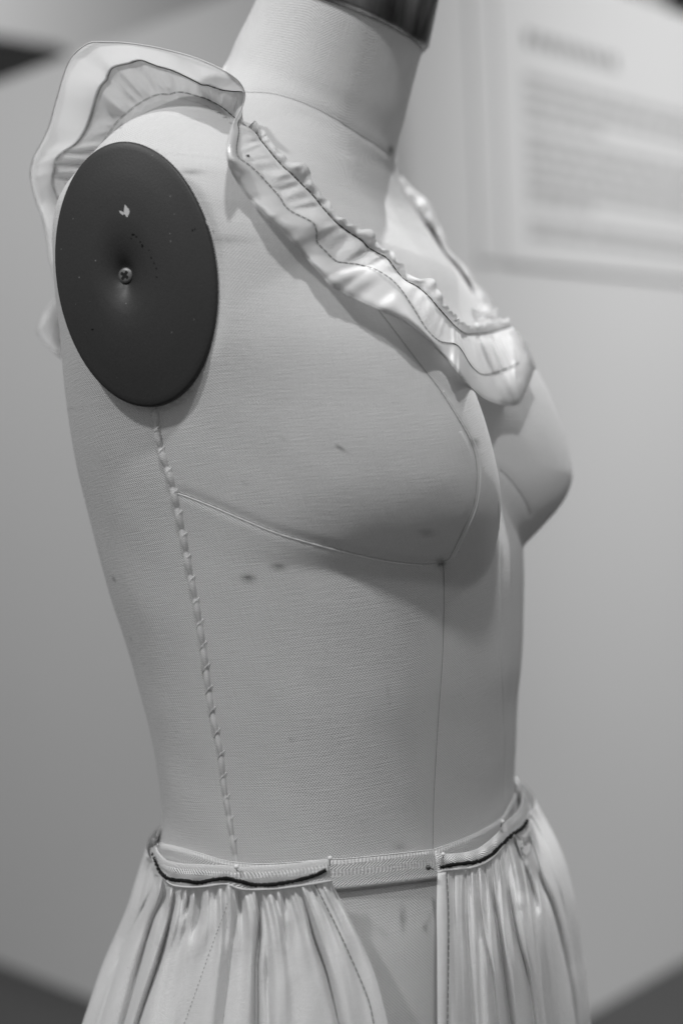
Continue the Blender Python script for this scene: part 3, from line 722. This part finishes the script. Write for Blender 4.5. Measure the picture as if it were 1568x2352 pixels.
VAL_L = [ # traced valleys: points, depth cm, half width px
 ([(352,2010),(346,2044),(310,2120),(217,2322),(170,2430)], .55, 9), ([(380,2030),(372,2062),(351,2116),(284,2352),(250,2470)], .8, 12), ([(405,2034),(398,2080),(375,2178),(332,2308),(280,2470)], 1.0, 11),
 ([(553,2040),(545,2087),(524,2236),(510,2352),(495,2470)], .5, 16), ([(592,2042),(596,2130),(589,2236),(589,2352),(589,2470)], 1.2, 8), ([(612,2130),(613,2236),(616,2352),(618,2470)], .45, 10),
 ([(680,2036),(697,2063),(721,2154),(750,2236),(778,2352),(805,2470)], 1.0, 10), ([(652,2036),(653,2110),(655,2160)], .35, 8), ([(470,2036),(455,2110),(440,2150)], .25, 14), ([(440,2036),(432,2075),(420,2110)], .3, 7), ([(332,2015),(280,2180),(222,2370),(190,2470)], .35, 7)]
VAL_R = [([(1060,2000),(1070,2140),(1077,2236),(1085,2352),(1090,2470)], .5, 9), ([(1091,1992),(1113,2164),(1127,2236),(1140,2352),(1152,2470)], .8, 9), ([(1118,1980),(1147,2164),(1160,2260),(1171,2352),(1182,2470)], 1.1, 9),
 ([(1150,1952),(1180,2130),(1209,2236),(1225,2352),(1235,2470)], .8, 10), ([(1180,1925),(1214,2020),(1224,2050),(1232,2085)], .7, 8), ([(1210,1900),(1223,1972),(1271,2092),(1305,2236),(1324,2352),(1336,2470)], 1.0, 10), ([(1213,1875),(1262,1990),(1300,2110),(1322,2240)], .5, 9)]
def panel(low, fr, vals, edge, side, seed):
    NS_, NT_ = 230, 64
    fl = curve(low); fe = curvey(edge); P = np.zeros((NT_, NS_, 3)); rng = np.random.default_rng(seed); ph = rng.random(8)*6.28
    vf = [(curvey(v), v[0][1], v[-1][1], A, w) for v, A, w in vals]
    for i in range(NT_):
        t = i/(NT_-1)
        for j in range(NS_):
            s_ = 0.012+0.988*(j/(NS_-1))
            # start on the low edge of the casing, spread to the foot
            yt = None; x = None
            y = 2000+t*(YB-2000)
            for _ in range(4):
                xs, xe = (SL(y), fe(y)) if side == 'L' else (SR(y), fe(y))
                x = xs+(xe-xs)*s_; y0 = float(fl(x)); y = y0+t*(YB-y0)
            x = float(x); y = float(y)
            h = 0.0
            for g, ya, yb, A, w_ in vf:
                f_in = min(1, max(0, (y-ya+14)/60))*min(1, max(0, (yb+15-y)/40)) if yb < 2400 else min(1, max(0.15, (y-ya)/110))
                dx = abs(x-float(g(min(max(y, ya), yb)))); ww = w_*(0.55+0.5*t)
                h -= 1.1*A*f_in*math.exp(-(dx/ww)**1.25)
            u = s_*(9.3 if side == 'L' else 7.7)
            e = math.exp(-t*3.6)
            h += (0.09*math.sin(u*27+2*math.sin(u*2.3+ph[7]))*math.exp(-t*5)+0.22*math.sin(u*9.0+1.5*math.sin(u*2+ph[0])+ph[1])+0.14*math.sin(u*16+ph[2]+1.2*math.sin(u*3.1)))*e*min(1, t*14+0.15)
            h += 0.30*math.sin(u*3.1+ph[3]+0.8*math.sin(t*3+ph[4]))*(0.25+0.6*t)+0.10*math.sin(u*5.7+t*5+ph[5])+0.07*math.sin(u*4.3+t*17+ph[6])*math.exp(-((t-.25)/.2)**2)
            if side == 'R':
                for cx_, cy_, a_ in ((1186,1992,.06),(1207,2044,-.05),(1202,2072,.06),(1188,2092,-.04)):
                    h += a_*math.exp(-((x-cx_-0.5*(y-cy_))/20)**2-((y-cy_+.3*(x-cx_))/13)**2)
            if side == 'R': h *= 0.62
            fade = min(1, s_/0.05)
            P[i, j] = on_skirt(x, y, 0.004+0.01*h*fade)
    # carry the cloth on round the far side
    W = []
    for i in range(NT_):
        p0, z0 = sk_phi(P[i, 0]); sg = 1 if side == 'L' else -1
        ex_ = np.arange(44, 0, -1)*R(2.6); offs = 0.35+0.4*np.sin(ex_*14+i*0.01)*(i/NT_)*np.minimum(1, ex_*3)
        W.append(sk(p0+sg*ex_, z0+0*ex_, offs))
    return np.concatenate([np.array(W), P], 1), P
KL, PL_ = panel(LOW_L, None, VAL_L, EDGE_L, 'L', 5)
KR, PR_ = panel(LOW_R, None, VAL_R, EDGE_R, 'R', 8)
skirt = empty('gathered_skirt', ORG-EZ*0.16)
tag(skirt, 'open fronted pale cotton skirt gathered on to a herringbone waist tape with black zigzag stitching', 'skirt')
pL = sheet('skirt_panel', KL, M_SKIRT, skirt); pL['label'] = 'side panel with a slanting dark stitched hem'
pR = sheet('skirt_panel', KR, M_SKIRT, skirt); pR['label'] = 'front panel with an upright stitched hem'
def on_cloth(bv, px, py, lift):
    p, n = hit(px, py, bv)
    return None if p is None else p-ray(px, py)*lift
bvL = BVHTree.FromPolygons(PL_.reshape(-1, 3).tolist(), grid_faces(*PL_.shape[:2])); bvR = BVHTree.FromPolygons(PR_.reshape(-1, 3).tolist(), grid_faces(*PR_.shape[:2]))
def cloth_line(bv, pts, lift, step=2.0):
    L = [on_cloth(bv, x, y, lift) for x, y in cat(pts, step=step)]; return np.array([p for p in L if p is not None])
HEM_L = [(722,2030),(735,2054),(778,2140),(817,2226),(846,2298),(858,2352),(868,2420)]
HEM_R = [(1025,2003),(1029,2073),(1030,2150),(1029,2236),(1027,2352),(1026,2440)]
dashes('hem_stitching', cloth_line(bvL, HEM_L, .0010), 0.00022, 0.0030, 0.0004, M_THREAD, pL, 0)
dashes('hem_stitching', cloth_line(bvR, HEM_R, .0010), 0.00021, 0.0028, 0.0007, M_THREAD, pR, 0)
dashes('panel_seam', cloth_line(bvL, [(521,2075),(519,2087),(486,2174),(455,2262),(423,2352)], .0007), 0.00016, 0.0012, 0.0012, M_SEAM, pL, 0)
# turned hem strips stand a little proud of the panels
hw = []
for k, (x0, x1) in enumerate(((0, 1),)):
    e = cat(EDGE_R[1:], n=60); q = cat(HEM_R, n=60)
    for a in np.linspace(0, 1, 6):
        r_ = e+(q-e)*a; hw.append([on_skirt(x-1, y, 0.0062+0.0010*math.sin(math.pi*a)) for x, y in r_])
sheet('turned_hem', np.array(hw), M_SKIRT, pR, 0.0004)

# waist tape against the body
TT = [(352,1925),(363,1936),(399,1943),(457,1959),(524,1978),(601,1984),(680,1980),(754,1974),(815,1970),(941,1957),(993,1951),(1007,1947),(1079,1920),(1147,1882),(1171,1848),(1190,1812),(1196,1800)]
tt_ = cat(TT, n=300); rows = []
for j in range(7):
    a = j/6; r_ = []
    for x, y in tt_:
        yy = y+a*(76-6*abs(x-780)/400)
        p = on_body(x, yy); d = ray(x, yy)
        if p is None:
            best = min(((BV.find_nearest(Vector(CAM+d*t))[3], t) for t in np.linspace(.78, 1.0, 45)))
            p = CAM+d*best[1]
        r_.append(p-d*0.0016)
    rows.append(r_)
tape = sheet('waist_tape', np.array(rows), M_TAPE, skirt, 0.0007)
for k in (0,): tube('tape_selvage', np.array(rows[k])-np.array([ray(*q) for q in tt_])*0.0003, 0.00028, M_TAPE, tape, 6)
# tape runs on round the back of the body
bk = []
pa, za = np.array(rows)[:, 0], np.array(rows)[:, -1]
def body_phi(P):
    D = (P-ORG)*100; z = D@EZ; k = int(np.argmin(abs(ZS-z))); return math.atan2(D@UR/float(fA(z)), (D@VF-VB[k, 0])/VB[k, 1]), z
for j in range(7):
    f0, z0 = body_phi(pa[j]); f1, z1 = body_phi(za[j]); f1 += 2*math.pi if f1 < f0 else 0; q = np.linspace(f0, f1, 60); zz = np.linspace(z0, z1, 60); L = []
    for ff_, z in zip(q, zz):
        k = int(np.argmin(abs(ZS-z))); u, v, zq_ = ring(z, VB[k, 0], VB[k, 1], 0.2); i = int(round((ff_ % (2*math.pi))/(2*math.pi)*NPH)) % NPH; L.append(F3(u[i], v[i], zq_[i]))
    bk.append(L)
sheet('waist_tape', np.array(bk), M_TAPE, skirt, 0.0007)
# casing bands the panels are sewn to
UP_L = [(363,1938),(360,1950),(368,1964),(385,1978),(418,1985),(457,1987),(524,1990),(543,1993),(601,1991),(668,1986),(716,1979),(755,1974)]
LO_L = [(350,1948),(349,1962),(358,1988),(374,2012),(394,2031),(425,2037),(470,2036),(519,2030),(558,2042),(620,2042),(668,2037),(716,2030),(762,2022)]
UP_R = [(996,1958),(1022,1963),(1070,1959),(1103,1947),(1142,1915),(1161,1889),(1185,1868),(1197,1846),(1200,1815)]
LO_R = [(1003,2004),(1022,1999),(1084,1992),(1123,1975),(1151,1947),(1171,1925),(1196,1905),(1209,1888),(1215,1850)]
ZZ_L = [(352,1958),(358,1976),(368,2001),(380,2013),(394,2020),(428,2023),(457,2027),(486,2021),(519,2018),(553,2025),(582,2032),(620,2032),(649,2028),(687,2021),(721,2011),(748,1999)]
ZZ_R = [(1010,1992),(1046,1985),(1094,1979),(1127,1963),(1156,1935),(1180,1913),(1199,1901),(1210,1882)]
def casing(up, lo, zz, end):
    n = 220; U_, L_ = cat(up, n=n), cat(lo, n=n); rows = []
    for j in range(9):
        a = j/8; r_ = []
        for i in range(n):
            x, y = U_[i]+(L_[i]-U_[i])*a
            r_.append(on_skirt(x, y, 0.0058+0.0012*math.sin(math.pi*min(1, a*1.25))+0.0006*math.sin(i*.22)))
        rows.append(smooth1(np.array(r_), 4))
    o = sheet('casing_band', np.array(rows), M_TAPE, skirt, 0.0010)
    bvc = BVHTree.FromPolygons(np.array(rows).reshape(-1, 3).tolist(), grid_faces(9, n))
    q = cat(zz, step=0.6); tg_ = np.gradient(q, axis=0); tg_ /= np.linalg.norm(tg_, axis=1)[:, None]
    wob = np.where(np.arange(len(q)) % 4 < 2, 1, -1)*(3.4+1.6*RNG.uniform(-1, 1, len(q)))
    q = q+np.stack([-tg_[:, 1], tg_[:, 0]], 1)*wob[:, None]
    P = np.array([(lambda p, n_: (p if p is not None else on_skirt(x, y, .008))-ray(x, y)*0.0009)(*hit(x, y, bvc)) for x, y in q])
    z_ = tube('zigzag_stitching', P, 0.00038, M_THREAD, o, 5); 
    for k, m_ in ((0, 'U'), (8, 'L')): tube('band_edge', np.array(rows[k]), 0.0005 if k == 0 else 0.0008, M_MUSLIN, o, 7)
    return o
casing(UP_L, LO_L, ZZ_L, 0); casing(UP_R, LO_R, ZZ_R, 1)
# pins
def pin(px, py, dx, dy, mat, r=0.0013):
    c = on_skirt(px, py, 0.0105); e = on_skirt(px+dx, py+dy, 0.004)
    b = bmesh.new(); bmesh.ops.create_uvsphere(b, u_segments=16, v_segments=10, radius=r); v = np.array([x.co[:] for x in b.verts])+c; f = [tuple(x.index for x in q.verts) for q in b.faces]; b.free()
    o = mesh('pin', v, f, mat, skirt); tube('pin_shaft', cat([c, e], n=4), 0.0003, M_PINDARK, o, 6)
pin(543, 1991, 3, 14, M_PIN, 0.0014); pin(757, 1971, 1, 18, M_PIN, 0.0012); pin(1017, 1962, 0, 14, M_PIN, 0.0012); pin(1153, 1887, -4, 12, M_PIN, 0.0013); pin(983, 1993, 12, 4, M_PINDARK, 0.0014); pin(347, 1951, 10, -4, M_PINDARK, 0.0010)
# ------------------------------------------------------------------ the place behind
CD = 2.15
K0 = at(915.7, 2576, CD); FZ = K0[2]                      # foot of the partition's corner, and the floor's height
aR = R(44.0); dR = np.array([math.sin(aR), math.cos(aR), 0]); dL = np.array([-math.cos(aR), math.sin(aR), 0])
nR = np.array([math.cos(aR), -math.sin(aR), 0]); nL = np.array([-math.sin(aR), -math.cos(aR), 0])
def on_wall(px, py, n, off=0.0):
    d = ray(px, py); t = ((K0+n*off-CAM)@n)/(d@n); return CAM+d*t
def wall_sz(px, py, dd, n): p = on_wall(px, py, n); return (p-K0)@dd, p[2]
topR = wall_sz(1505, 12, dR, nR)[1]
s1, zl1 = wall_sz(0, 188, dL, nL); s2, zl2 = wall_sz(300, 62, dL, nL)
print('partition', 'floor', FZ, 'top right', topR, 'left', (s1, zl1), (s2, zl2))
def slab(name, P0, dd, prof, thick, n, mat):
    """upright slab: outline prof of (s, z) in the plane P0 + s*dd, given a thickness away from the viewer"""
    f = [P0+dd*s+np.array([0, 0, z-P0[2]]) for s, z in prof]; b = [p-n*thick for p in f]; k = len(f)
    return mesh(name, np.array(f+b), [tuple(range(k)), tuple(range(2*k-1, k-1, -1))]+[(i, i+k, (i+1) % k+k, (i+1) % k) for i in range(k)], mat, smooth=False)
sl = (zl2-zl1)/(s2-s1)
wr_ = slab('partition_wall', K0, dR, [(0, FZ), (2.6, FZ), (2.6, topR), (0, topR)], 0.12, nR, M_WALL); tag(wr_, kind='structure')
zc_ = min(topR, zl1+sl*(0-s1)); 
wl_ = slab('partition_wall', K0, dL, [(0.0, FZ), (2.6, FZ), (2.6, zl1), (0.0, zl1)], 0.12, nL, M_WALL); tag(wl_, kind='structure')
fl_ = mesh('floor', [(-8, -3, FZ-0.001), (8, -3, FZ-0.001), (8, 9, FZ-0.001), (-8, 9, FZ-0.001)], [(0, 1, 2, 3)], M_FLOOR, smooth=False); tag(fl_, kind='structure')
def box(name, lo, hi, mat):
    (a, b, c), (d, e, f) = lo, hi
    return mesh(name, [(a,b,c),(d,b,c),(d,e,c),(a,e,c),(a,b,f),(d,b,f),(d,e,f),(a,e,f)], [(0,3,2,1),(4,5,6,7),(0,1,5,4),(1,2,6,5),(2,3,7,6),(3,0,4,7)], mat, smooth=False)
fw_ = box('far_wall', (-6, 6.0, FZ), (1.2, 6.2, 4.6), M_FARWALL); tag(fw_, kind='structure')
# dark beam hanging behind the partition, top left
q = [at(-160, 55, 4.2), at(135, 106, 4.2), at(152, 117, 4.2), at(135, 134, 4.2), at(-160, 290, 4.2)]
bm_ = mesh('dark_beam', np.array(q+[p+np.array([0, .25, 0]) for p in q]), [tuple(range(5)), tuple(range(9, 4, -1))]+[(i, i+5, (i+1) % 5+5, (i+1) % 5) for i in range(5)], M_DARK, smooth=False)
tag(bm_, 'dark blurred beam end high behind the partition at the left', 'beam')
dk = box('dark_recess', (1.25, 5.0, FZ), (6, 5.2, 4.6), M_DARK); tag(dk, kind='structure')

# information panel on the right face
M_PANEL = plain('panel_board', 0.69, 0.6, 0.3, noise=0.02, nscale=3)
M_GAP = plain('panel_groove', 0.64, 0.8, 0.2)
M_PRINT = plain('print', 0.42, 0.8, 0.1)
M_PRINT_BOLD = plain('print_bold', 0.22, 0.8, 0.1)
def rect(name, a, b, off, thick, mat, parent):
    (sa, za), (sb, zb) = a, b; P = [K0+nR*off+dR*s+np.array([0, 0, z-FZ]) for s, z in ((sa, za), (sb, za), (sb, zb), (sa, zb))]; Q = [p-nR*thick for p in P]
    return mesh(name, np.array(P+Q), [(0, 1, 2, 3), (7, 6, 5, 4)]+[(i, i+4, (i+1) % 4+4, (i+1) % 4) for i in range(4)], mat, parent, smooth=False)
sA, zA = wall_sz(1096, 598, dR, nR); sB, _ = wall_sz(1124, 560, dR, nR); sC, _ = wall_sz(1150, 560, dR, nR)
panel_ = empty('information_panel', K0+dR*(sA+.4)+np.array([0, 0, zA-FZ])); tag(panel_, 'white information panel of blurred printed text on the partition behind', 'information panel')
zt = topR-0.015; sE = sA+1.15
rect('backing', (sA, zA), (sE, zt), 0.004, 0.0035, M_GAP, panel_)
rect('edge_strip', (sA, zA), (sB, zt), 0.007, 0.002, M_PANEL, panel_)
brd = rect('board', (sC, zA), (sE, zt), 0.008, 0.003, M_PANEL, panel_)
sX, z1_ = wall_sz(1196, 88, dR, nR); sY, _ = wall_sz(1418, 134, dR, nR)
rr_ = np.random.default_rng(4)
def words_row(s0, s1, z, h, mat, name, wmin, wmax):
    V = []; Fc = []; s = s0
    while s < s1:
        w_ = min(rr_.uniform(wmin, wmax), s1-s)
        if w_ < wmin*.4: break
        k = len(V)
        for a, b_ in ((s, z-h/2), (s+w_, z-h/2), (s+w_, z+h/2), (s, z+h/2)): V.append(K0+nR*0.0084+dR*a+np.array([0, 0, b_-FZ]))
        Fc.append((k, k+1, k+2, k+3)); s += w_+h*0.55
    o = mesh(name, np.array(V), Fc, mat, brd, smooth=False); o['kind'] = 'stuff'
z_of = lambda y: wall_sz(1205, y, dR, nR)[1]
words_row(sX, sY, z1_, 0.026, M_PRINT_BOLD, 'printed_heading', 0.014, 0.02)
s0, _ = wall_sz(1196, 300, dR, nR); sL = sE-0.06
for y, fr_ in ((181, 1), (211, 1), (241, 1), (272, .24), (316, 1), (346, 1), (376, 1), (405, 1), (434, 1), (458, .2), (512, 1), (540, 1)):
    words_row(s0, s0+(sL-s0)*fr_, z_of(y), 0.0125, M_PRINT, 'printed_line', 0.02, 0.09)
